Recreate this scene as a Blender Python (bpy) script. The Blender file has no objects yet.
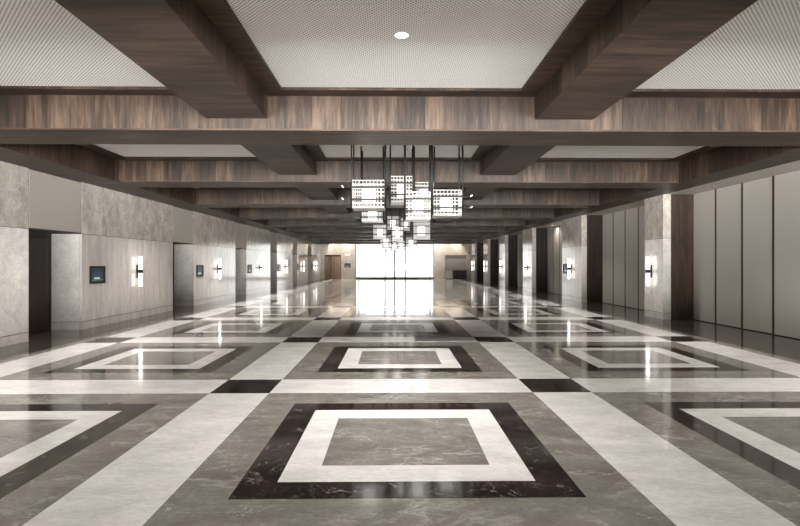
import bpy, math, random
random.seed(4)
SC = bpy.context.scene
COL = SC.collection

# ------------------------------------------------------------------ materials
def new_mat(name):
    m = bpy.data.materials.new(name); m.use_nodes = True
    nt = m.node_tree
    b = nt.nodes['Principled BSDF']
    return m, nt, b

def N(nt, kind, **kw):
    n = nt.nodes.new(kind)
    for k, v in kw.items():
        if k.startswith('i_'):
            n.inputs[k[2:].replace('_', ' ')].default_value = v
        else:
            setattr(n, k, v)
    return n

def L(nt, a, b): nt.links.new(a, b)

def math_(nt, op, a, b=None):
    n = nt.nodes.new('ShaderNodeMath'); n.operation = op
    for i, v in enumerate((a, b)):
        if v is None: continue
        if isinstance(v, (int, float)): n.inputs[i].default_value = v
        else: L(nt, v, n.inputs[i])
    return n.outputs[0]

def vscale(nt, vec, s):
    n = nt.nodes.new('ShaderNodeVectorMath'); n.operation = 'MULTIPLY'
    L(nt, vec, n.inputs[0]); n.inputs[1].default_value = s
    return n.outputs[0]

def vadd(nt, a, b):
    n = nt.nodes.new('ShaderNodeVectorMath'); n.operation = 'ADD'
    L(nt, a, n.inputs[0]); L(nt, b, n.inputs[1])
    return n.outputs[0]

def noise(nt, vec, scale, detail=6, rough=0.55, dist=0.0):
    n = nt.nodes.new('ShaderNodeTexNoise')
    L(nt, vec, n.inputs['Vector'])
    n.inputs['Scale'].default_value = scale; n.inputs['Detail'].default_value = detail
    n.inputs['Roughness'].default_value = rough; n.inputs['Distortion'].default_value = dist
    return n

def ramp(nt, fac, stops):
    r = nt.nodes.new('ShaderNodeValToRGB')
    e = r.color_ramp.elements
    while len(e) < len(stops): e.new(0.5)
    for el, (p, c) in zip(e, stops):
        el.position = p
        el.color = (c, c, c, 1) if isinstance(c, (int, float)) else (*c, 1)
    L(nt, fac, r.inputs['Fac'])
    return r.outputs['Color']

def mixc(nt, fac, a, b, mode='MIX'):
    n = nt.nodes.new('ShaderNodeMix'); n.data_type = 'RGBA'; n.blend_type = mode
    ins = [i for i in n.inputs if i.type == 'RGBA']
    f = n.inputs[0]
    if isinstance(fac, (int, float)): f.default_value = fac
    else: L(nt, fac, f)
    for i, v in zip(ins, (a, b)):
        if isinstance(v, tuple): i.default_value = (*v, 1)
        else: L(nt, v, i)
    return [o for o in n.outputs if o.type == 'RGBA'][0]

def pos(nt, island=False):
    g = nt.nodes.new('ShaderNodeNewGeometry')
    if not island: return g.outputs['Position'], None
    rnd = g.outputs['Random Per Island']
    c = nt.nodes.new('ShaderNodeCombineXYZ')
    for i, k in enumerate((17.0, 9.3, 31.7)):
        L(nt, math_(nt, 'MULTIPLY', rnd, k), c.inputs[i])
    return vadd(nt, g.outputs['Position'], c.outputs[0]), rnd

def flat(name, col, rough=0.5, metal=0.0, spec=0.5):
    m, nt, b = new_mat(name)
    p, _ = pos(nt)
    n = noise(nt, p, 35, 3)
    c = mixc(nt, n.outputs['Fac'], tuple(x * 0.93 for x in col), tuple(min(1, x * 1.07) for x in col))
    L(nt, c, b.inputs['Base Color'])
    b.inputs['Roughness'].default_value = rough; b.inputs['Metallic'].default_value = metal
    b.inputs['Specular IOR Level'].default_value = spec
    return m

def marble(name, ca, cb, vein, vs=1.2, vw=0.03, vamt=0.6, scale=2.5, rough=0.1,
           stretch=(1, 1, 1), rot=0.0, island=False, ivar=0.0, spec=0.5, speck=0.0):
    m, nt, b = new_mat(name)
    p, rnd = pos(nt, island)
    mp = nt.nodes.new('ShaderNodeMapping')
    mp.inputs['Rotation'].default_value = (0, 0, rot); mp.inputs['Scale'].default_value = stretch
    L(nt, p, mp.inputs['Vector']); v = mp.outputs[0]
    n1 = noise(nt, v, scale, 9, 0.62, 0.4)
    c = ramp(nt, n1.outputs['Fac'], [(0.3, ca), (0.7, cb)])
    n4 = noise(nt, v, scale * 9, 6, 0.65)
    c = mixc(nt, ramp(nt, n4.outputs['Fac'], [(0.35, 0.0), (0.7, 0.5)]), c, tuple(0.72 * x for x in ca))
    for k, (sc, w) in enumerate(((vs, vw), (vs * 2.7, vw * 0.7))):
        n2 = noise(nt, vadd(nt, v, vscale(nt, n1.outputs['Color'], (0.5 / sc,) * 3)), sc, 5, 0.55, 0.9)
        d = math_(nt, 'ABSOLUTE', math_(nt, 'SUBTRACT', n2.outputs['Fac'], 0.5))
        n3 = noise(nt, v, sc * 0.8 + 0.3, 2)
        msk = math_(nt, 'MULTIPLY', ramp(nt, d, [(0.0, 1.0), (w, 0.0)]), ramp(nt, n3.outputs['Fac'], [(0.42, 0.0), (0.68, 1.0)]))
        c = mixc(nt, math_(nt, 'MULTIPLY', msk, vamt), c, vein)
    if speck:
        n5 = noise(nt, v, scale * 22, 4, 0.6)
        c = mixc(nt, math_(nt, 'MULTIPLY', ramp(nt, n5.outputs['Fac'], [(0.55, 0.0), (0.75, 1.0)]), speck), c, tuple(0.5 * x for x in ca))
    if ivar and rnd is not None:
        g = math_(nt, 'ADD', math_(nt, 'MULTIPLY', rnd, ivar), 1 - ivar / 2)
        cc = nt.nodes.new('ShaderNodeCombineXYZ')
        for i in range(3): L(nt, g, cc.inputs[i])
        c = mixc(nt, 1.0, c, cc.outputs[0], 'MULTIPLY')
    L(nt, c, b.inputs['Base Color'])
    b.inputs['Roughness'].default_value = rough
    b.inputs['Specular IOR Level'].default_value = spec
    return m

def wood(name, grain, c_dark, c_mid, c_light, board=0.47, rough=0.46, contrast=1.0):
    """grain: axis index the fibres run along"""
    m, nt, b = new_mat(name)
    p, _ = pos(nt)
    sx = nt.nodes.new('ShaderNodeSeparateXYZ'); L(nt, p, sx.inputs[0])
    if grain == 2: u = math_(nt, 'ADD', sx.outputs[0], sx.outputs[1])
    else: u = sx.outputs[1]
    bi = math_(nt, 'FLOOR', math_(nt, 'DIVIDE', u, board))
    wn = nt.nodes.new('ShaderNodeTexWhiteNoise'); wn.noise_dimensions = '1D'
    L(nt, bi, wn.inputs['W'])
    st = [9.0, 9.0, 9.0]; st[grain] = 0.9
    off = vscale(nt, wn.outputs['Color'], (13.0, 7.0, 11.0))
    v = vadd(nt, vscale(nt, p, tuple(st)), off)
    n1 = noise(nt, v, 1.0, 7, 0.6, 0.6)
    fine = [45.0, 45.0, 45.0]; fine[grain] = 2.5
    n2 = noise(nt, vadd(nt, vscale(nt, p, tuple(fine)), off), 1.0, 4, 0.6, 0.3)
    low = [1.6, 1.6, 1.6]; low[grain] = 0.3
    n3 = noise(nt, vadd(nt, vscale(nt, p, tuple(low)), off), 1.0, 3, 0.5)
    f = math_(nt, 'ADD', math_(nt, 'MULTIPLY', n1.outputs['Fac'], 0.62), math_(nt, 'MULTIPLY', n2.outputs['Fac'], 0.30))
    f = math_(nt, 'ADD', f, math_(nt, 'MULTIPLY', n3.outputs['Fac'], 0.17))
    f = math_(nt, 'ADD', f, math_(nt, 'MULTIPLY', math_(nt, 'SUBTRACT', wn.outputs['Value'], 0.5), 0.16 * contrast))
    c = ramp(nt, f, [(0.38, c_dark), (0.54, c_mid), (0.70, c_light)])
    L(nt, c, b.inputs['Base Color'])
    L(nt, ramp(nt, n2.outputs['Fac'], [(0.2, rough - 0.06), (0.8, rough + 0.1)]), b.inputs['Roughness'])
    b.inputs['Specular IOR Level'].default_value = 0.3
    bp = nt.nodes.new('ShaderNodeBump'); bp.inputs['Strength'].default_value = 0.08; bp.inputs['Distance'].default_value = 0.004
    L(nt, n2.outputs['Fac'], bp.inputs['Height']); L(nt, bp.outputs[0], b.inputs['Normal'])
    return m

def emit(name, col, strength, base=(0.9, 0.9, 0.9), rough=0.3, sample=True):
    m, nt, b = new_mat(name)
    p, _ = pos(nt); n = noise(nt, p, 12, 2)
    L(nt, mixc(nt, n.outputs['Fac'], tuple(x * 0.96 for x in base), base), b.inputs['Base Color'])
    b.inputs['Roughness'].default_value = rough
    b.inputs['Emission Color'].default_value = (*col, 1)
    b.inputs['Emission Strength'].default_value = strength
    if not sample: m.cycles.emission_sampling = 'NONE'
    return m

def perforated(name, pitch=0.038, r=0.0098):
    m, nt, b = new_mat(name)
    p, _ = pos(nt)
    sx = nt.nodes.new('ShaderNodeSeparateXYZ'); L(nt, p, sx.inputs[0])
    ds = []
    for op in ('ADD', 'SUBTRACT'):      # rows of holes run diagonally
        q0 = math_(nt, 'MULTIPLY', math_(nt, op, sx.outputs[0], sx.outputs[1]), 0.70711)
        fr = math_(nt, 'FRACT', math_(nt, 'DIVIDE', math_(nt, 'ADD', q0, 2000 * pitch), pitch))
        q = math_(nt, 'MULTIPLY', math_(nt, 'SUBTRACT', fr, 0.5), pitch)
        ds.append(math_(nt, 'MULTIPLY', q, q))
    d = math_(nt, 'SQRT', math_(nt, 'ADD', ds[0], ds[1]))
    hole = math_(nt, 'LESS_THAN', d, r)
    c = mixc(nt, hole, (0.90, 0.885, 0.865), (0.10, 0.094, 0.088))
    L(nt, c, b.inputs['Base Color'])
    b.inputs['Roughness'].default_value = 0.6
    b.inputs['Specular IOR Level'].default_value = 0.2
    return m

def fabric(name, ca, cb, rough=0.75):
    m, nt, b = new_mat(name)
    p, _ = pos(nt)
    v = vscale(nt, p, (160, 160, 12))
    n = noise(nt, v, 1.0, 4, 0.6)
    v2 = vscale(nt, p, (10, 10, 260)); n2 = noise(nt, v2, 1.0, 3, 0.6)
    f = math_(nt, 'ADD', math_(nt, 'MULTIPLY', n.outputs['Fac'], 0.5), math_(nt, 'MULTIPLY', n2.outputs['Fac'], 0.5))
    L(nt, mixc(nt, f, ca, cb), b.inputs['Base Color'])
    b.inputs['Roughness'].default_value = rough
    b.inputs['Specular IOR Level'].default_value = 0.25
    return m

def window_glass(name):
    m = bpy.data.materials.new(name); m.use_nodes = True
    nt = m.node_tree; nt.nodes.clear()
    out = nt.nodes.new('ShaderNodeOutputMaterial')
    t = nt.nodes.new('ShaderNodeBsdfTransparent'); t.inputs[0].default_value = (0.96, 0.975, 0.97, 1)
    g = nt.nodes.new('ShaderNodeBsdfGlossy'); g.inputs['Roughness'].default_value = 0.02
    f = nt.nodes.new('ShaderNodeFresnel'); f.inputs['IOR'].default_value = 1.45
    mx = nt.nodes.new('ShaderNodeMixShader')
    L(nt, f.outputs[0], mx.inputs[0]); L(nt, t.outputs[0], mx.inputs[1]); L(nt, g.outputs[0], mx.inputs[2])
    L(nt, mx.outputs[0], out.inputs['Surface'])
    return m

WD, WM, WL = (0.0065, 0.0037, 0.0025), (0.032, 0.0190, 0.0126), (0.090, 0.0570, 0.0385)
M = dict(
    wood_v=wood('walnut_upright', 2, WD, WM, WL),
    wood_h=wood('walnut_across', 0, WD, WM, WL, board=0.9, contrast=0.7),
    door_wood=wood('dark_walnut_door', 2, (0.007, 0.0039, 0.0025), (0.020, 0.0115, 0.0074), (0.048, 0.028, 0.018), board=0.33),
    end_door=wood('end_door_wood', 2, (0.12, 0.07, 0.043), (0.27, 0.175, 0.12), (0.42, 0.30, 0.22), board=0.33),
    white=marble('white_marble', (0.50, 0.482, 0.465), (0.72, 0.70, 0.68), (0.80, 0.785, 0.77), vs=1.6, vw=0.05, vamt=0.35, scale=1.6, rough=0.085, stretch=(1, 2.2, 1), rot=0.5, speck=0.12),
    grey=marble('grey_marble', (0.125, 0.114, 0.102), (0.25, 0.233, 0.212), (0.46, 0.435, 0.405), vs=0.8, vw=0.02, vamt=0.6, scale=1.9, rough=0.10, stretch=(1, 1.9, 1), rot=0.75, speck=0.6),
    dark=marble('dark_emperador_marble', (0.007, 0.005, 0.005), (0.026, 0.019, 0.018), (0.36, 0.32, 0.30), vs=3.4, vw=0.012, vamt=0.6, scale=3.0, rough=0.085),
    brown=marble('brown_border_marble', (0.028, 0.023, 0.020), (0.056, 0.046, 0.040), (0.2, 0.17, 0.15), vs=1.4, vw=0.012, vamt=0.3, scale=2.0, rough=0.1),
    stone_up=marble('mottled_beige_stone', (0.32, 0.272, 0.235), (0.58, 0.53, 0.48), (0.72, 0.68, 0.635), vs=2.6, vw=0.035, vamt=0.55, scale=3.2, rough=0.13, stretch=(1, 1, 0.7), island=True, ivar=0.14),
    stone_low=marble('streaked_beige_stone', (0.42, 0.378, 0.345), (0.63, 0.583, 0.542), (0.71, 0.67, 0.63), vs=1.6, vw=0.05, vamt=0.35, scale=2.2, rough=0.11, stretch=(2.4, 2.4, 0.35), island=True, ivar=0.10),
    stone_pale=marble('pale_jamb_stone', (0.44, 0.41, 0.385), (0.62, 0.585, 0.555), (0.72, 0.69, 0.66), vs=2.0, vw=0.05, vamt=0.4, scale=2.4, rough=0.13, island=True, ivar=0.08),
    end_stone=marble('end_wall_stone', (0.45, 0.375, 0.29), (0.66, 0.575, 0.47), (0.72, 0.65, 0.55), vs=1.6, vw=0.05, vamt=0.3, scale=1.8, rough=0.2, island=True, ivar=0.08),
    joint=flat('dark_joint', (0.03, 0.026, 0.023), 0.8),
    perf=perforated('perforated_ceiling'),
    fabric=fabric('taupe_panel_fabric', (0.285, 0.262, 0.238), (0.39, 0.362, 0.332)),
    lintel=fabric('taupe_lintel_fabric', (0.29, 0.262, 0.232), (0.38, 0.345, 0.308)),
    plaster=flat('taupe_plaster', (0.42, 0.385, 0.345), 0.7),
    bronze=flat('dark_bronze', (0.009, 0.007, 0.006), 0.5, 0.0, 0.25),
    trim=flat('bronze_edge_trim', (0.12, 0.09, 0.065), 0.4, 0.7),
    chrome=flat('polished_metal', (0.8, 0.78, 0.74), 0.15, 1.0),
    alu=flat('window_metal', (0.17, 0.155, 0.14), 0.5, 0.0, 0.3),
    glass=window_glass('window_glass'),
    tube=emit('frosted_tube', (1.0, 0.96, 0.90), 1.6),
    core=emit('lantern_diffuser', (1.0, 0.97, 0.93), 0.75),
    bars=emit('lit_crystal', (1.0, 0.97, 0.94), 0.10, base=(0.4, 0.39, 0.375), sample=False, rough=0.12),
    bottom=emit('frosted_underside', (1.0, 0.93, 0.85), 0.02, base=(0.2, 0.17, 0.15), sample=False),
    down=emit('downlight_lens', (1.0, 0.97, 0.92), 2.0, sample=False),
    white_metal=flat('white_metal', (0.8, 0.79, 0.77), 0.4),
    screen=emit('screen_dark', (0.03, 0.08, 0.10), 0.06, base=(0.01, 0.02, 0.025), rough=0.4, sample=False),
    screen_blue=emit('screen_blue', (0.04, 0.12, 0.20), 0.12, base=(0.02, 0.03, 0.05), rough=0.4, sample=False),
    screen_pale=emit('screen_pale', (0.5, 0.75, 0.72), 0.30, base=(0.3, 0.4, 0.4), rough=0.4, sample=False),
    screen_green=emit('screen_green', (0.30, 0.40, 0.22), 0.25, base=(0.2, 0.25, 0.15), rough=0.4, sample=False),
    sign=flat('pale_sign', (0.85, 0.84, 0.82), 0.4),
    concrete=flat('terrace_concrete', (0.6, 0.59, 0.57), 0.8),
)

# ------------------------------------------------------------------ mesh helpers
class MB:
    def __init__(self): self.v, self.f, self.mi, self.mats = [], [], [], []
    def slot(self, m):
        if m not in self.mats: self.mats.append(m)
        return self.mats.index(m)
    def quad(self, pts, m):
        i = len(self.v); self.v += pts; self.f.append(tuple(range(i, i + len(pts)))); self.mi.append(self.slot(m))
    def box(self, x0, x1, y0, y1, z0, z1, m, mh=None):
        """m: side faces; mh: top and bottom faces"""
        mh = mh or m
        i = len(self.v)
        self.v += [(x0, y0, z0), (x1, y0, z0), (x1, y1, z0), (x0, y1, z0), (x0, y0, z1), (x1, y0, z1), (x1, y1, z1), (x0, y1, z1)]
        for q, mm in (((3, 2, 1, 0), mh), ((4, 5, 6, 7), mh), ((0, 1, 5, 4), m), ((1, 2, 6, 5), m), ((2, 3, 7, 6), m), ((3, 0, 4, 7), m)):
            self.f.append(tuple(i + k for k in q)); self.mi.append(self.slot(mm))
    def cyl(self, c, r, z0, z1, m, n=24, r1=None):
        r1 = r if r1 is None else r1
        i = len(self.v)
        for z, rr in ((z0, r), (z1, r1)):
            for k in range(n):
                a = 2 * math.pi * k / n
                self.v.append((c[0] + rr * math.cos(a), c[1] + rr * math.sin(a), z))
        s = self.slot(m)
        for k in range(n):
            j = (k + 1) % n
            self.f.append((i + k, i + j, i + n + j, i + n + k)); self.mi.append(s)
        self.f.append(tuple(i + n - 1 - k for k in range(n))); self.mi.append(s)
        self.f.append(tuple(i + n + k for k in range(n))); self.mi.append(s)
    def ring(self, c, ro, ri, z0, z1, m, n=32):
        i = len(self.v)
        for z in (z0, z1):
            for r in (ro, ri):
                for k in range(n):
                    a = 2 * math.pi * k / n
                    self.v.append((c[0] + r * math.cos(a), c[1] + r * math.sin(a), z))
        s = self.slot(m)
        for k in range(n):
            j = (k + 1) % n
            for q in ((k, j, 2*n + j, 2*n + k), (n + j, n + k, 3*n + k, 3*n + j), (j, k, n + k, n + j), (2*n + k, 2*n + j, 3*n + j, 3*n + k)):
                self.f.append(tuple(i + t for t in q)); self.mi.append(s)
    def build(self, name, parent=None, loc=None, rz=0, bevel=0.0, smooth=False):
        me = bpy.data.meshes.new(name)
        me.from_pydata(self.v, [], self.f)
        for m in self.mats: me.materials.append(m)
        me.polygons.foreach_set('material_index', self.mi)
        me.update()
        o = bpy.data.objects.new(name, me); COL.objects.link(o)
        if parent: o.parent = parent
        if loc: o.location = loc
        o.rotation_euler.z = rz
        if smooth:
            for p in me.polygons: p.use_smooth = len(p.vertices) == 4
        if bevel:
            b = o.modifiers.new('bevel', 'BEVEL'); b.width = bevel; b.segments = 2; b.limit_method = 'ANGLE'
        return o

def struct(o, label=None):
    o['kind'] = 'structure'
    if label: o['label'] = label
    return o

def thing(name, label, cat, loc=(0, 0, 0), rz=0, group=None, obj=None):
    o = obj
    if o is None:
        o = bpy.data.objects.new(name, None); COL.objects.link(o)
        o.empty_display_size = 0.2
        o.location = loc; o.rotation_euler.z = rz
    o['label'] = label; o['category'] = cat; o['kind'] = 'thing'
    if group: o['group'] = group
    return o

def copy_tree(o, parent=None):
    c = o.copy(); COL.objects.link(c)
    if parent: c.parent = parent
    for ch in list(o.children): copy_tree(ch, c)
    return c

ORD = ['first', 'second', 'third', 'fourth', 'fifth', 'sixth', 'seventh', 'eighth', 'ninth', 'tenth', 'eleventh', 'twelfth', 'thirteenth', 'fourteenth']

# ------------------------------------------------------------------ dimensions (metres, camera above the origin looking along +Y)
CX = 0.11
XL, XR, XP = -8.44, 8.60, 9.55          # left wall, right pillar faces, right partition panels
Y0, YE = -3.2, 58.5                      # wall behind the camera, end wall
ZS, ZL, ZC = 4.0, 4.2, 4.62              # cross beam underside, long beam underside, ceiling
PIL, PIR = -7.42, 7.80                   # inner edges of the edge beams
BY, BP, BW = 8.40, 5.33, 1.0             # cross beams

# ------------------------------------------------------------------ floor: inlaid marble
def floor():
    px, py = 4.49, 4.50
    cx0 = CX; cy0 = 5.186
    hx = {'p': 3.665 / 2, 'd': 2.75 / 2, 'w': 2.13 / 2, 'g': 1.496 / 2}
    hy = {'p': 3.67 / 2, 'd': 2.64 / 2, 'w': 2.04 / 2, 'g': 1.37 / 2}
    xs = {XL - 1.2, XP + 0.4}; ys = {Y0 - 0.3, YE + 1.5}
    cols = [cx0 + px * i for i in (-1, 0, 1)]
    rows = [cy0 + py * j for j in range(-3, 12)]
    for c in cols:
        for k in hx.values(): xs |= {c - k, c + k}
    for r in rows:
        for k in hy.values(): ys |= {r - k, r + k}
    so_l = cols[0] - px / 2 - (px / 2 - hx['p']); so_r = cols[-1] + px / 2 + (px / 2 - hx['p'])
    xs |= {so_l, so_r, so_l - 0.22, so_r + 0.22}
    ylast = rows[-1] + py / 2 + (py / 2 - hy['p'])
    ys = sorted(y for y in ys if y <= YE + 1.5); xs = sorted(xs)
    mb = MB()
    def kind(x, y):
        if x < so_l - 0.22 or x > so_r + 0.22: return 'brown'
        if x < so_l or x > so_r: return 'grey'
        c = min(cols, key=lambda q: abs(q - x)); r = min(rows, key=lambda q: abs(q - y))
        dx, dy = abs(x - c), abs(y - r)
        sx, sy = dx > hx['p'], dy > hy['p']
        if sx and sy: return 'dark'
        if sx or sy: return 'white'
        if dx < hx['g'] and dy < hy['g']: return 'grey'
        if dx < hx['w'] and dy < hy['w']: return 'white'
        if dx < hx['d'] and dy < hy['d']: return 'dark'
        return 'grey'
    for i in range(len(xs) - 1):
        for j in range(len(ys) - 1):
            x0, x1, y0, y1 = xs[i], xs[i + 1], ys[j], ys[j + 1]
            if x1 - x0 < 1e-5 or y1 - y0 < 1e-5: continue
            mb.quad([(x0, y0, 0), (x1, y0, 0), (x1, y1, 0), (x0, y1, 0)], M[kind((x0 + x1) / 2, (y0 + y1) / 2)])
    mb.box(xs[0], xs[-1], ys[0], ys[-1], -0.3, -0.01, M['brown'])
    struct(mb.build('floor'), 'polished marble floor inlaid with nested grey, white and dark squares')
floor()

# ------------------------------------------------------------------ ceiling and beams
mb = MB(); mb.box(XL - 1.3, XP + 0.4, Y0 - 0.3, YE + 0.4, ZC, ZC + 0.25, M['perf'])
struct(mb.build('ceiling'), 'pale perforated ceiling panels inside the wooden coffers')

beam_y = [BY + BP * k for k in range(-1, 10)]
WV, WH = M['wood_v'], M['wood_h']
for n, y in enumerate(beam_y):
    mb = MB()
    mb.box(PIL, PIR, y, y + BW, ZS + 0.03, ZC, WV, WH)
    mb.box(PIL, PIR, y - 0.012, y + BW + 0.012, ZS, ZS + 0.03, WH, WH)      # bottom bead
    o = struct(mb.build('ceiling_beam', bevel=0.006))
    if n >= 1: o['label'] = 'walnut veneered ceiling cross beam, %s from the front' % ORD[n - 1]
LONG = [(-3.10, -2.09), (2.36, 3.33)]
edges = [Y0] + [e for y in beam_y for e in (y, y + BW)] + [YE]
bays = [(edges[i], edges[i + 1]) for i in range(0, len(edges), 2) if edges[i + 1] - edges[i] > 0.35]
for (a, b), side in zip(LONG, ('left', 'right')):
    mb = MB()
    for y0, y1 in bays: mb.box(a, b, y0, y1, ZL, ZC, WV, WH)
    o = struct(mb.build('ceiling_beam', bevel=0.006))
    o['label'] = 'long shallow walnut ceiling beam running to the end wall, %s one' % side
for x0, x1, side in ((XL - 0.05, PIL, 'left'), (PIR, 8.66, 'right')):
    mb = MB(); mb.box(x0, x1, Y0, YE, ZS, ZC, WV, WH)
    o = struct(mb.build('ceiling_beam', bevel=0.006))
    o['label'] = 'walnut edge beam along the top of the %s wall' % ('stone' if side == 'left' else 'partition')
# ledges round every coffer
cn = 0
for y0, y1 in bays:
    if y1 - y0 < 1.5: continue
    for a, b in ((PIL, LONG[0][0]), (LONG[0][1], LONG[1][0]), (LONG[1][1], PIR)):
        w, z0, z1 = 0.30, ZC - 0.045, ZC - 0.002
        mb = MB()
        mb.box(a, b, y0, y0 + w, z0, z1, WV, WH); mb.box(a, b, y1 - w, y1, z0, z1, WV, WH)
        mb.box(a, a + w, y0 + w, y1 - w, z0, z1, WV, WH); mb.box(b - w, b, y0 + w, y1 - w, z0, z1, WV, WH)
        cn += 1
        struct(mb.build('trim_%d' % cn))

# recessed downlights, mostly added for light: one fixture with parts, copied
def downlight():
    t = thing('downlight', '', 'ceiling light')
    mb = MB(); mb.ring((0, 0), 0.10, 0.082, -0.008, 0.0, M['white_metal']); mb.build('rim', t, smooth=True)
    mb = MB(); mb.cyl((0, 0), 0.082, -0.005, -0.001, M['down']); mb.build('lens', t)
    return t
dl0 = downlight(); first = True
LAMP_W = 42.0
for bi, (y0, y1) in enumerate(bays):  # only the nearest central fixture is in view; the rest are added for light
    if y1 - y0 < 1.5: continue
    for ci, (a, b) in enumerate(((PIL, LONG[0][0]), (LONG[0][1], LONG[1][0]), (LONG[1][1], PIR))):
        x, y = (a + b) / 2, (y0 + y1) / 2
        seen = (ci == 1 and 4 < y < 8)
        if first: d = dl0; first = False
        else: d = copy_tree(dl0)
        if ci == 1: x = 0.10
        if ci == 1 and 9 < y and int((y - 9) // BP) % 2 == 0: y -= 1.55      # clear of the lanterns
        if ci == 0: x = -6.05
        if ci == 2: x = 6.35
        d.location = (x, y, ZC)
        if seen:
            d['label'] = 'small round white downlight in the centre of the nearest perforated ceiling panel'
            if 'group' in d: del d['group']
        else:
            d['label'] = 'small round white downlight added in a ceiling coffer for fill light, hidden behind a beam or out of view'
            d['group'] = 'unseen ceiling downlights'
        la = bpy.data.lights.new('downlight_lamp', 'AREA'); la.shape = 'DISK'; la.size = 0.16
        la.energy = LAMP_W * 1.22 if ci == 1 else LAMP_W * (1.75 if ci == 0 else 1.25); la.color = (1.0, 0.965, 0.925); la.spread = math.radians(86 if ci == 1 else 104)
        lo = bpy.data.objects.new('downlight_lamp', la); COL.objects.link(lo)
        lo.location = (x, y, ZC - 0.012)

# unseen washers added to brighten the end wall; the right-hand soffit one makes a scallop
for x, y, z, wt in ((-7.2, 57.95, ZC, 26), (-5.3, 57.95, ZC, 26), (5.3, 57.95, ZC, 26), (7.3, 57.95, ZC, 26), (9.25, 29.3, ZS + 0.005, 10)):
    d = copy_tree(dl0); d.location = (x, y, z)
    d['label'] = 'small round white downlight added in a ceiling coffer for fill light, hidden behind a beam or out of view'
    d['group'] = 'unseen ceiling downlights'
    la = bpy.data.lights.new('downlight_lamp', 'AREA'); la.shape = 'DISK'; la.size = 0.16
    la.energy = wt; la.color = (1.0, 0.93, 0.84); la.spread = math.radians(150)
    lo = bpy.data.objects.new('downlight_lamp', la); COL.objects.link(lo); lo.location = (x, y, z - 0.012)

# ------------------------------------------------------------------ left wall
OP = [(11.79 + 7.64 * k, 13.79 + 7.64 * k) for k in range(6)]
J = 0.014
def slab_run(mb, y0, y1, face, back, n=None, lower='stone_low', upper='stone_up'):
    """stone cladding of a wall stretch: plinth, tall lower slabs, upper slabs; face/back are x"""
    xa, xb = sorted((face, back))
    n = n or max(1, round((y1 - y0) / 0.94))
    w = (y1 - y0) / n
    mb.box(xa, xb, y0, y1, 0, 0.205, M[lower])
    for k in range(n):
        a = y0 + w * k + (J / 2 if k else 0); b = y0 + w * (k + 1) - (J / 2 if k < n - 1 else 0)
        mb.box(xa, xb, y0 + w * k + (0.0015 if k else 0), y0 + w * (k + 1) - (0.0015 if k < n - 1 else 0), 0.217, 2.594, M[lower])
        mb.box(xa, xb, a, b, 2.606, ZS, M[upper])
mb = MB()
mb = None
stretches = [(Y0, OP[0][0])] + [(OP[i][1], OP[i + 1][0]) for i in range(5)] + [(OP[5][1], YE)]
for i, (a, b) in enumerate(stretches):
    mb = MB()
    slab_run(mb, a, b, XL, XL - 0.06, lower='stone_pale' if i == 0 else 'stone_low')
    mb.box(XL - 0.20, XL - 0.065, a + 0.003, b - 0.003, 0, ZS, M['joint'])
    # cheeks of the door recesses
    if i > 0: mb.box(XL - 0.86, XL - 0.065, a, a + 0.04, 0, 0.205, M['stone_pale']); mb.box(XL - 0.86, XL - 0.065, a, a + 0.04, 0.217, 2.594, M['stone_pale'])
    if i < 6: mb.box(XL - 0.86, XL - 0.065, b - 0.04, b, 0, 0.205, M['stone_pale']); mb.box(XL - 0.86, XL - 0.065, b - 0.04, b, 0.217, 2.594, M['stone_pale'])
    if i < 6: mb2 = MB(); mb2.box(XL - 0.86, XL - 0.08, b + 0.002, OP[i][1] - 0.002, 2.60, 2.70, M['joint']); struct(mb2.build('trim_%d' % (60 + i)))
    struct(mb.build('wall_left'), 'stretch of left wall clad in polished beige stone slabs, %s from the front' % ORD[i])
mb = MB(); mb.box(XL - 1.3, XL - 0.90, Y0, YE, 0, ZS + 0.6, M['joint'])
struct(mb.build('wall_left'))
for k, (a, b) in enumerate(OP):
    # fabric lintel panel with dark edge
    mb = MB(); mb.box(XL - 0.05, XL + 0.0, a + 0.03, b - 0.03, 2.625, ZS - 0.02, M['lintel'])
    lp = struct(mb.build('lintel_panel', bevel=0.004), 'taupe fabric panel above the dark wooden doorway, %s doorway along the left wall' % ORD[k])
    mb = MB(); mb.box(XL - 0.07, XL - 0.012, a, b, 2.60, ZS, M['joint'])
    mb.build('edge_backing', lp)
    d = bpy.data.objects.new('door_%d' % (k + 1), None); COL.objects.link(d)
    struct(d, 'tall dark walnut door in the stone recess, %s along the left wall' % ORD[k])
    d.location = (XL - 0.84, (a + b) / 2, 0)
    mb = MB()
    mb.box(-0.02, 0.05, -0.96, -0.90, 0, 2.60, M['door_wood']); mb.box(-0.02, 0.05, 0.90, 0.96, 0, 2.60, M['door_wood'])
    mb.box(-0.02, 0.05, -0.90, 0.90, 2.47, 2.60, M['door_wood'])
    mb.build('door_frame', d, bevel=0.004)
    for s in (-1, 1):
        mb = MB(); y1, y2 = sorted((s * 0.003, s * 0.897)); mb.box(-0.01, 0.03, y1, y2, 0.008, 2.465, M['door_wood'])
        mb.build('door_leaf', d, bevel=0.004)

# ------------------------------------------------------------------ right wall
PIERS = [(16.0, 17.2), (23.0, 25.65), (31.25, 33.45), (38.85, 40.9), (46.1, 48.2), (53.5, 55.6)]
mb = MB()
mb.box(XP + 0.065, XP + 0.4, Y0, YE, 0, ZS + 0.6, M['joint'])
struct(mb.build('wall_right'), 'right wall behind the partition panels')
mb = MB(); mb.box(8.66, XP + 0.06, Y0, YE, ZS + 0.005, ZS + 0.10, M['plaster'])
struct(mb.build('trim_50'), 'pale plaster soffit above the partition panels')

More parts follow.
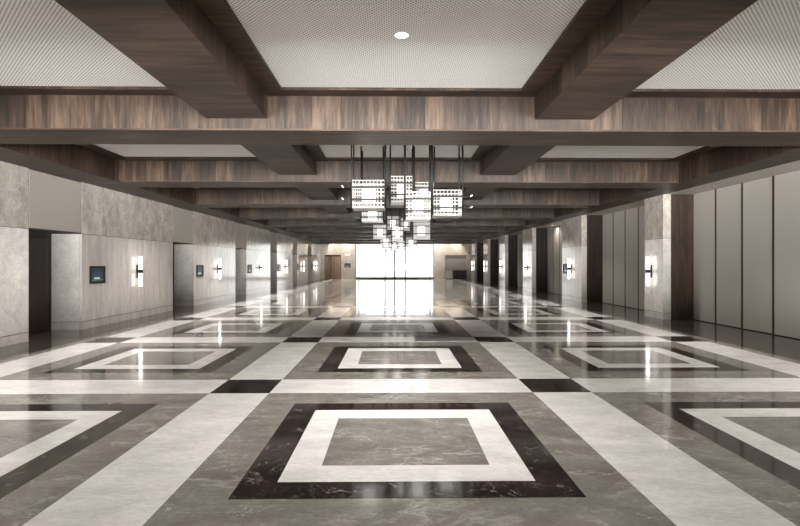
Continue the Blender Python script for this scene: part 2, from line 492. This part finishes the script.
def panel(y0, y1, label=None, group=None):
    b = MB(); w = y1 - y0
    b.box(0.012, 0.055, 0.035, w - 0.035, 0.02, ZS, M['fabric'])
    if label:
        t = thing('partition_panel', label, 'partition panel', (XP, y0, 0), group=group)
        b.build('fabric_face', t, bevel=0.004)
        e = MB(); e.box(0.006, 0.06, 0.016, 0.035, 0.0, ZS, M['trim']); e.box(0.006, 0.06, w - 0.035, w - 0.016, 0.0, ZS, M['trim'])
        e.build('edge_trim', t)
        s = MB(); s.box(0.014, 0.055, 0.035, w - 0.035, 0.0, 0.02, M['bronze']); s.build('bottom_seal', t)
    else:
        b.box(0.006, 0.06, 0.016, 0.035, 0.0, ZS, M['trim']); b.box(0.006, 0.06, w - 0.035, w - 0.016, 0.0, ZS, M['trim'])
        struct(b.build('partition_wall', loc=(XP, y0, 0)))
PW = 1.135
ends = [(Y0, PIERS[0][0])] + [(PIERS[i][1], PIERS[i + 1][0]) for i in range(5)] + [(PIERS[5][1], YE)]
bayname = ['before the nearest stone pillar', 'between the nearest and second stone pillars', 'between the second and third stone pillars',
           'between the third and fourth stone pillars', 'between the fourth and fifth stone pillars', 'between the fifth and sixth stone pillars', '']
vis = [4, 4, 3, 1, 1, 1, 0]
for bi, (a, b) in enumerate(ends):
    n = max(1, round((b - a) / PW)); w = (b - a) / n
    if bi == 0:
        n = 20; w = PW
    if bi == 1: a = b - 6 * PW; n = 6; w = PW
    for k in range(n):      # k counts from the pillar that ends the bay, towards the camera
        y1 = b - w * k; y0 = y1 - w
        if bi == 1: y0 = max(y0, ends[1][0] + 0.005)
        if y0 < Y0: continue
        if k < vis[bi]:
            which = 'first to the near side of' if k == 0 else '%s to the near side of' % ORD[k]
            pn = ['nearest stone pillar', 'second stone pillar', 'third stone pillar', 'fourth stone pillar', 'fifth stone pillar', 'sixth stone pillar', ''][bi]
            panel(y0, y1, 'tall taupe fabric partition panel, %s the %s' % (which, pn), 'folding partition panels along the right wall')
        else: panel(y0, y1)
for k, (a, b) in enumerate(PIERS):
    t = thing('stone_pillar', 'beige stone pillar with dark walnut side, %s along the right wall' % (['nearest', 'second', 'third', 'fourth', 'fifth', 'farthest'][k]), 'pillar', (XR, a, 0), group='stone pillars along the right wall')
    s = MB(); w = b - a; n = 2 if w < 1.5 else 3
    def blk(x0, x1, y0, y1):
        s.box(x0, x1, y0, y1, 0, 0.205, M['stone_pale']); 
    s.box(0, 0.25, 0, w, 0, 0.205, M['stone_pale'])
    s.box(0.02, 0.25, 0.02, w - 0.02, 0.2, ZS, M['joint'])
    for q in range(n):
        y0, y1 = w / n * q + (0.002 if q else 0), w / n * (q + 1) - (0.002 if q < n - 1 else 0)
        s.box(0, 0.25, y0, y1, 0.217, 2.594, M['stone_pale' if k == 0 else 'stone_low'])
        s.box(0, 0.25, y0, y1, 2.606, ZS - 0.002, M['stone_up'])
    s.build('stone_cladding', t, bevel=0.003)
    d = MB(); d.box(0.27, XP - XR + 0.05, 0.01, w - 0.01, 0.0, ZS - 0.002, M['door_wood']); d.build('wood_side', t, bevel=0.003)
    g = MB(); g.box(0.25, 0.27, 0.02, w - 0.02, 0.0, ZS - 0.002, M['joint']); g.build('shadow_gap', t)

# ------------------------------------------------------------------ sconces and screens
def sconce():
    t = thing('wall_sconce', '', 'wall light')
    b = MB(); b.box(0.0, 0.022, -0.035, 0.035, -0.21, 0.21, M['bronze']); b.build('wall_plate', t, bevel=0.004)
    b = MB(); b.box(0.02, 0.07, -0.018, 0.018, -0.025, 0.025, M['bronze']); b.build('arm', t)
    b = MB(); b.cyl((0.125, 0), 0.07, -0.06, 0.06, M['bronze'], 28); b.build('holder_ring', t, smooth=True)
    for s in (-1, 1):
        b = MB(); z0, z1 = sorted((s * 0.05, s * 0.49)); b.cyl((0.125, 0), 0.056, z0, z1, M['tube'], 28)
        b.build('glass_tube', t, smooth=True)
    return t
sc0 = sconce(); used = False
ZSC = 1.535
LS = [16.72 + 7.58 * k for k in range(6)]
lo_txt = ['nearest on the left stone wall, beyond the screen', 'second along the left stone wall', 'third along the left stone wall', 'fourth along the left stone wall', 'fifth along the left stone wall', 'farthest along the left stone wall']
for k, y in enumerate(LS):
    s = sc0 if not used else copy_tree(sc0); used = True
    s.location = (XL, y, ZSC); s.rotation_euler.z = 0
    s['label'] = 'lit tube wall sconce with dark bracket, ' + lo_txt[k]; s['group'] = 'wall sconces'
for k, (a, b) in enumerate(PIERS):
    s = copy_tree(sc0)
    s.location = (XR, (16.72, 24.30, 32.3, 39.95, 47.05, 54.5)[k], ZSC); s.rotation_euler.z = math.pi
    s['label'] = 'lit tube wall sconce with dark bracket on the %s right-hand stone pillar' % ['nearest', 'second', 'third', 'fourth', 'fifth', 'farthest'][k]; s['group'] = 'wall sconces'

def screen():
    t = thing('wall_screen', '', 'screen')
    b = MB()
    for (y0, y1, z0, z1) in ((-0.355, 0.355, 0.20, 0.245), (-0.355, 0.355, -0.245, -0.20), (-0.355, -0.31, -0.20, 0.20), (0.31, 0.355, -0.20, 0.20)):
        b.box(0, 0.045, y0, y1, z0, z1, M['bronze'])
    b.build('frame', t, bevel=0.004)
    b = MB(); b.box(0.0, 0.025, -0.31, 0.31, -0.20, 0.20, M['screen']); d = b.build('display', t)
    b = MB(); b.box(0.025, 0.027, -0.27, 0.05, 0.088, 0.10, M['screen_blue']); b.build('title_line', d)
    b = MB(); b.box(0.025, 0.027, -0.25, 0.22, -0.05, 0.06, M['screen_blue']); b.build('blue_field', d)
    b = MB(); b.box(0.025, 0.027, -0.18, 0.10, -0.115, -0.075, M['screen_pale']); b.build('pale_bar', d)
    b = MB(); b.box(0.025, 0.027, -0.28, 0.24, -0.155, -0.14, M['screen_green']); b.build('green_line', d)
    return t
ws0 = screen()
for k in range(6):
    s = ws0 if k == 0 else copy_tree(ws0)
    s.location = (XL, 14.48 + 7.6 * k, 1.475); s.rotation_euler.z = 0
    s['label'] = 'small dark framed wall screen beside the %s doorway of the left wall' % ORD[k]; s['group'] = 'wall screens'
s = copy_tree(ws0); s.location = (XR, 25.05, 1.53); s.rotation_euler.z = math.pi
s['label'] = 'small dark framed wall screen on the second right-hand stone pillar'; s['group'] = 'wall screens'
s = copy_tree(ws0); s.location = (-5.32, YE, 1.56); s.rotation_euler.z = -math.pi / 2
s['label'] = 'small dark framed wall screen on the end wall beside the bright window'; s['group'] = 'wall screens'

# ------------------------------------------------------------------ end wall
WX0, WX1 = -4.40, 4.68
mb = MB()
ES = M['end_stone']
def ewall(x0, x1, z0, z1):
    n = max(1, round((x1 - x0) / 1.3)); w = (x1 - x0) / n
    for k in range(n): mb.box(x0 + w * k + (0.002 if k else 0), x0 + w * (k + 1) - (0.002 if k < n - 1 else 0), YE, YE + 0.3, z0, z1, ES)
ewall(-6.05, WX0, 0, ZC); ewall(WX1, 5.97, 0, ZC); ewall(8.47, XP + 0.1, 0, ZC)
ewall(-8.02, -6.05, 2.765, ZC); ewall(XL - 0.1, -8.02, 0, ZC); ewall(5.97, 8.47, 2.765, ZC)
mb.box(WX0, WX1, YE, YE + 0.3, ZS + 0.05, ZC, ES)
mb.box(WX0, WX1, YE, YE + 0.3, 0, 0.05, M['alu'])
mb.box(5.97, 8.47, YE + 0.14, YE + 0.3, 0, 2.765, M['fabric'])
mb.box(-8.1, -5.9, YE + 0.32, YE + 0.45, 0, 2.9, M['joint'])
struct(mb.build('wall_back'), 'warm beige stone end wall round the bright window')
d = bpy.data.objects.new('door_7', None); COL.objects.link(d); struct(d, 'brown wooden double door in the end wall')
d.location = (-7.035, YE + 0.09, 0)
b = MB(); b.box(-0.985, -0.90, -0.05, 0.12, 0, 2.765, M['end_door']); b.box(0.90, 0.985, -0.05, 0.12, 0, 2.765, M['end_door']); b.box(-0.90, 0.90, -0.05, 0.12, 2.62, 2.765, M['door_wood']); b.build('door_frame', d)
for s_ in (-1, 1):
    b = MB(); x1, x2 = sorted((s_ * 0.003, s_ * 0.897)); b.box(x1, x2, 0, 0.06, 0.01, 2.615, M['end_door']); b.build('door_leaf', d, bevel=0.004)
# window
def window(name, x0, x1, y, mull, label):
    w = bpy.data.objects.new(name, None); COL.objects.link(w); struct(w, label); w.location = (0, y, 0)
    b = MB(); z0, z1 = 0.05, ZS + 0.05
    b.box(x0, x0 + 0.09, 0.02, 0.20, z0, z1, M['alu']); b.box(x1 - 0.09, x1, 0.02, 0.20, z0, z1, M['alu'])
    b.box(x0 + 0.09, x1 - 0.09, 0.02, 0.20, z0, z0 + 0.16, M['alu']); b.box(x0 + 0.09, x1 - 0.09, 0.02, 0.20, z1 - 0.08, z1, M['alu'])
    b.build('window_frame', w, bevel=0.004)
    for m_, hw in mull:
        q = MB(); q.box(m_ - hw, m_ + hw, 0.02, 0.20, z0 + 0.16, z1 - 0.08, M['alu']); q.build('mullion', w, bevel=0.004)
    xs = [x0 + 0.09] + [m_ for m_, _ in mull] + [x1 - 0.09]
    hs = [0] + [h for _, h in mull] + [0]
    for i in range(len(xs) - 1):
        g = MB(); g.box(xs[i] + hs[i], xs[i + 1] - hs[i + 1], 0.10, 0.115, z0 + 0.16, z1 - 0.08, M['glass']); g.build('pane', w)
window('window_1', WX0, WX1, YE, [(-4.02, 0.06), (-0.98, 0.085), (0.13, 0.095), (1.36, 0.085), (4.25, 0.06)], 'bright full-height window in the end wall')
# counters by the end wall
t = thing('counter', 'dark walnut counter standing at the right end of the end wall', 'counter', (7.62, YE - 0.36, 0))
b = MB(); b.box(-0.76, 0.76, -0.25, 0.3, 0.06, 0.94, M['door_wood']); b.build('body', t, bevel=0.005)
b = MB(); b.box(-0.79, 0.79, -0.29, 0.32, 0.94, 0.985, M['door_wood']); b.build('worktop', t, bevel=0.005)
b = MB(); b.box(-0.74, 0.74, -0.21, 0.3, 0.0, 0.06, M['joint']); b.build('plinth', t)
t = thing('counter', 'low pale stone counter beside the dark walnut counter at the end wall', 'counter', (6.35, YE - 0.36, 0))
b = MB(); b.box(-0.40, 0.40, -0.2, 0.3, 0.05, 0.93, M['plaster']); b.build('body', t, bevel=0.005)
b = MB(); b.box(-0.42, 0.42, -0.23, 0.32, 0.93, 0.975, M['lintel']); b.build('worktop', t, bevel=0.005)
b = MB(); b.box(-0.38, 0.38, -0.17, 0.3, 0.0, 0.05, M['joint']); b.build('plinth', t)
b = MB(); b.box(-0.30, 0.30, -0.03, 0.0, -0.10, 0.10, M['sign'])
thing('wall_sign', 'small pale sign plate above the screen on the end wall', 'sign', obj=b.build('wall_sign', loc=(-5.32, YE, 2.78), bevel=0.004))

# wall behind the camera; its wide unseen window is added for fill light
mb = MB()
BX0, BX1 = -8.3, 9.4
mb.box(XL - 0.3, BX0, Y0 - 0.3, Y0, 0, ZC, ES); mb.box(BX1, XP + 0.4, Y0 - 0.3, Y0, 0, ZC, ES)
mb.box(BX0, BX1, Y0 - 0.3, Y0, ZS + 0.05, ZC, ES); mb.box(BX0, BX1, Y0 - 0.3, Y0, 0, 0.05, M['alu'])
struct(mb.build('wall_front'))
window('fill_window', BX0, BX1, Y0 - 0.25, [(-3.2, 0.05), (0.1, 0.05), (3.4, 0.05)], 'wide unseen window added behind the viewer to let in fill light')

# ------------------------------------------------------------------ lantern chandeliers
def lantern(w, dp, h, rods, tips=0):
    """hung box of crystal bars; origin at the centre of its underside"""
    t = thing('pendant_lantern', '', 'pendant light')
    hw, hd = w / 2, dp / 2
    r = 0.0075
    nx = max(4, round(w / 0.078)); ny = max(4, round(dp / 0.078)); nz = max(4, round(h / 0.085))
    b = MB()
    for k in range(nx + 1):
        x = -hw + w * k / nx
        for y in (-hd, hd): b.box(x - r, x + r, y - r, y + r, 0.02, h, M['bars'])
    for k in range(1, ny):
        y = -hd + dp * k / ny
        for x in (-hw, hw): b.box(x - r, x + r, y - r, y + r, 0.02, h, M['bars'])
    for k in range(nz + 1):
        z = 0.025 + (h - 0.035) * k / nz
        for y in (-hd, hd): b.box(-hw, hw, y - r * 1.2, y + r * 1.2, z - r * 1.2, z + r * 1.2, M['bars'])
        for x in (-hw, hw): b.box(x - r * 1.2, x + r * 1.2, -hd, hd, z - r * 1.2, z + r * 1.2, M['bars'])
    b.build('crystal_lattice', t)
    b = MB(); e = 0.012
    for z in (h * 0.31, h * 0.74):
        for y in (-hd - e, hd + e): b.box(-hw - e, hw + e, y - 0.008, y + 0.008, z - 0.02, z + 0.02, M['bronze'])
        for x in (-hw - e, hw + e): b.box(x - 0.008, x + 0.008, -hd - e, hd + e, z - 0.02, z + 0.02, M['bronze'])
    b.build('frame', t)
    b = MB(); b.box(-hw * 0.42, hw * 0.42, -hd * 0.4, hd * 0.4, h * 0.24, h * 0.8, M['core']); b.build('diffuser', t, bevel=0.01)
    b = MB(); b.box(-hw, hw, -hd, hd, 0.0, 0.012, M['bottom']); b.build('underside', t)
    for sx in (-1, 1):
        for sy in (-1, 1):
            q = MB(); q.cyl((sx * (hw + 0.012), sy * (hd + 0.012)), 0.017, 0.0, rods, M['bronze'], 10); q.build('hanging_rod', t, smooth=True)
    if tips:
        for z in (h * 0.31, h * 0.74):
            q = MB(); x0, x1 = sorted((tips * (hw + 0.02), tips * (hw + 0.19)))
            q.box(x0, x1, -hd - 0.016, -hd - 0.008, z - 0.005, z + 0.005, M['bronze'])
            xx = tips * (hw + 0.19)
            q.box(xx - 0.008, xx + 0.008, -hd - 0.22, -hd + 0.02, z - 0.009, z + 0.009, M['core']); q.build('side_bar', t)
    return t
F_, PX_, HY_ = 505.0, 393.5, 263.3
def hang(x0, x1, ytop, ybot, Y, dp, label, group, tips=0):
    """size and place from the lantern's front face at distance Y"""
    k = Y / F_
    xa, xb = (x0 - PX_) * k, (x1 - PX_) * k
    zt, zb = 1.8 + (HY_ - ytop) * k, 1.8 + (HY_ - ybot) * k
    o = lantern(xb - xa, dp, zt - zb, ZC - zb - 0.001, tips)
    o.location = ((xa + xb) / 2, Y + dp / 2, zb)
    o['label'] = label; o['group'] = group
    return o
G1 = 'crystal lanterns of the nearest cluster'
near = [
    (352, 384.5, 180, 208.2, 10.9, 0.62, 'lit crystal box lantern, leftmost of the nearest cluster, above a smaller one', 1 * -1),
    (390.8, 412.5, 176, 203, 11.9, 0.5, 'lit crystal box lantern hanging highest in the nearest cluster', 0),
    (361.7, 382.8, 207.2, 221.4, 12.2, 0.5, 'small lit crystal box lantern tucked below the leftmost lantern', 0),
    (405.7, 430.8, 191.7, 219.5, 10.7, 0.55, 'lit crystal box lantern, lowest and centre of the nearest cluster', 0),
    (414.8, 434.0, 182, 205, 12.2, 0.5, 'lit crystal box lantern partly behind the lowest lantern of the nearest cluster', 0),
    (433.0, 462.2, 189.6, 215.7, 11.2, 0.6, 'lit crystal box lantern, rightmost of the nearest cluster', 1),
]
for x0, x1, yt, yb, Y, dp, lab, tips in near:
    hang(x0, x1, yt, yb, Y, dp, lab, G1, tips)
G2 = 'crystal lanterns of the second cluster'
second = [
    (373.2, 386.5, 225, 238.5, 21.6, 0.6, 'lit crystal box lantern, leftmost of the second cluster'),
    (386.3, 399.2, 216.3, 229.0, 22.6, 0.5, 'lit crystal box lantern hanging high in the second cluster'),
    (400.6, 410.0, 218.3, 230.0, 22.3, 0.5, 'narrow lit crystal lantern, between the high and rightmost lanterns of the second cluster'),
    (391.8, 403.2, 227, 240.5, 21.4, 0.5, 'lit crystal box lantern, low and central in the second cluster'),
    (413.2, 430.2, 221.5, 239, 21.7, 0.6, 'lit crystal box lantern, rightmost of the second cluster'),
    (380.2, 391.5, 235.0, 246.0, 23.2, 0.5, 'lit crystal box lantern below the leftmost lantern of the second cluster'),
]
for x0, x1, yt, yb, Y, dp, lab in second: hang(x0, x1, yt, yb, Y, dp, lab, G2)
G3 = 'crystal lanterns of the third cluster'
third = [
    (397.2, 404.8, 241, 248.7, 32.4, 0.5, 'lit crystal lantern, lower centre of the third cluster'),
    (405.8, 416.6, 237.5, 246.5, 32.8, 0.6, 'lit crystal lantern, rightmost of the third cluster'),
    (382.0, 390.0, 242.5, 249.3, 32.2, 0.6, 'lit crystal lantern, leftmost of the third cluster'),
    (391.5, 398.0, 240.5, 251.3, 33.2, 0.5, 'lit crystal lantern, left of centre in the third cluster'),
]
for x0, x1, yt, yb, Y, dp, lab in third: hang(x0, x1, yt, yb, Y, dp, lab, G3)
G4 = 'crystal lanterns of the farthest cluster'
fourth = [
    (385.5, 391.5, 246.0, 252.0, 43.2, 0.6, 'tiny distant lit crystal lantern, leftmost of the farthest cluster'),
    (396.0, 400.5, 247.0, 253.5, 43.6, 0.6, 'tiny distant lit crystal lantern, centre of the farthest cluster'),
    (404.0, 410.0, 244.5, 251.0, 43.4, 0.6, 'tiny distant lit crystal lantern, rightmost of the farthest cluster'),
]
for x0, x1, yt, yb, Y, dp, lab in fourth: hang(x0, x1, yt, yb, Y, dp, lab, G4)

# ------------------------------------------------------------------ daylight
SKY_FILL, SKY_AHEAD, LOW_FILL = 2.5, 1.9, 43.0
w = bpy.data.worlds.new('World'); SC.world = w; w.use_nodes = True
bg = w.node_tree.nodes['Background']
nt = w.node_tree      # overcast sky, made brighter behind the camera (-Y) as fill
tc = nt.nodes.new('ShaderNodeTexCoord'); sp = nt.nodes.new('ShaderNodeSeparateXYZ'); L(nt, tc.outputs['Generated'], sp.inputs[0])
mr = nt.nodes.new('ShaderNodeMapRange'); L(nt, sp.outputs[1], mr.inputs[0])
for i_, v_ in zip((1, 2, 3, 4), (-0.6, 0.6, SKY_FILL, SKY_AHEAD)): mr.inputs[i_].default_value = v_
bg.inputs[0].default_value = (1.0, 0.985, 0.975, 1); 
mg = nt.nodes.new('ShaderNodeMapRange'); L(nt, sp.outputs[1], mg.inputs[0])      # glow added below the horizon behind the camera to light the ceiling
for i_, v_ in zip((1, 2, 3, 4), (-0.6, 0.6, LOW_FILL, SKY_AHEAD)): mg.inputs[i_].default_value = v_
st = math_(nt, 'LESS_THAN', sp.outputs[2], 0.0)
fl = nt.nodes.new('ShaderNodeMix'); fl.data_type = 'FLOAT'
L(nt, st, fl.inputs[0]); L(nt, mr.outputs[0], fl.inputs[2]); L(nt, mg.outputs[0], fl.inputs[3]); L(nt, fl.outputs[0], bg.inputs[1])
for nm, x0, x1, y, rot in (('window_portal', WX0, WX1, YE + 0.32, -math.pi / 2), ('window_portal', BX0, BX1, Y0 - 0.32, math.pi / 2)):
    la = bpy.data.lights.new(nm, 'AREA'); la.shape = 'RECTANGLE'; la.size = x1 - x0; la.size_y = 4.0
    la.cycles.is_portal = True
    lo = bpy.data.objects.new(nm, la); COL.objects.link(lo)
    lo.location = ((x0 + x1) / 2, y, 2.05); lo.rotation_euler = (rot, 0, 0)

# ------------------------------------------------------------------ camera and view
cam = bpy.data.cameras.new('camera'); co = bpy.data.objects.new('camera', cam); COL.objects.link(co)
cam.sensor_width = 36.0; cam.lens = 36.0 * F_ / 800.0
cam.shift_y = 0.3 / 800.0
co.location = (0, 0, 1.8); co.rotation_euler = (math.pi / 2, 0, -math.atan(6.5 / F_))
cam.clip_end = 300
SC.camera = co
vs = SC.view_settings
vs.view_transform = 'Standard'; vs.look = 'None'; vs.exposure = 1.02; vs.gamma = 1.0; vs.use_curve_mapping = False
SC.cycles.max_bounces = 10; SC.cycles.diffuse_bounces = 5; SC.cycles.glossy_bounces = 5
SC.cycles.sample_clamp_indirect = 8.0
SC.cycles.caustics_reflective = False; SC.cycles.caustics_refractive = False
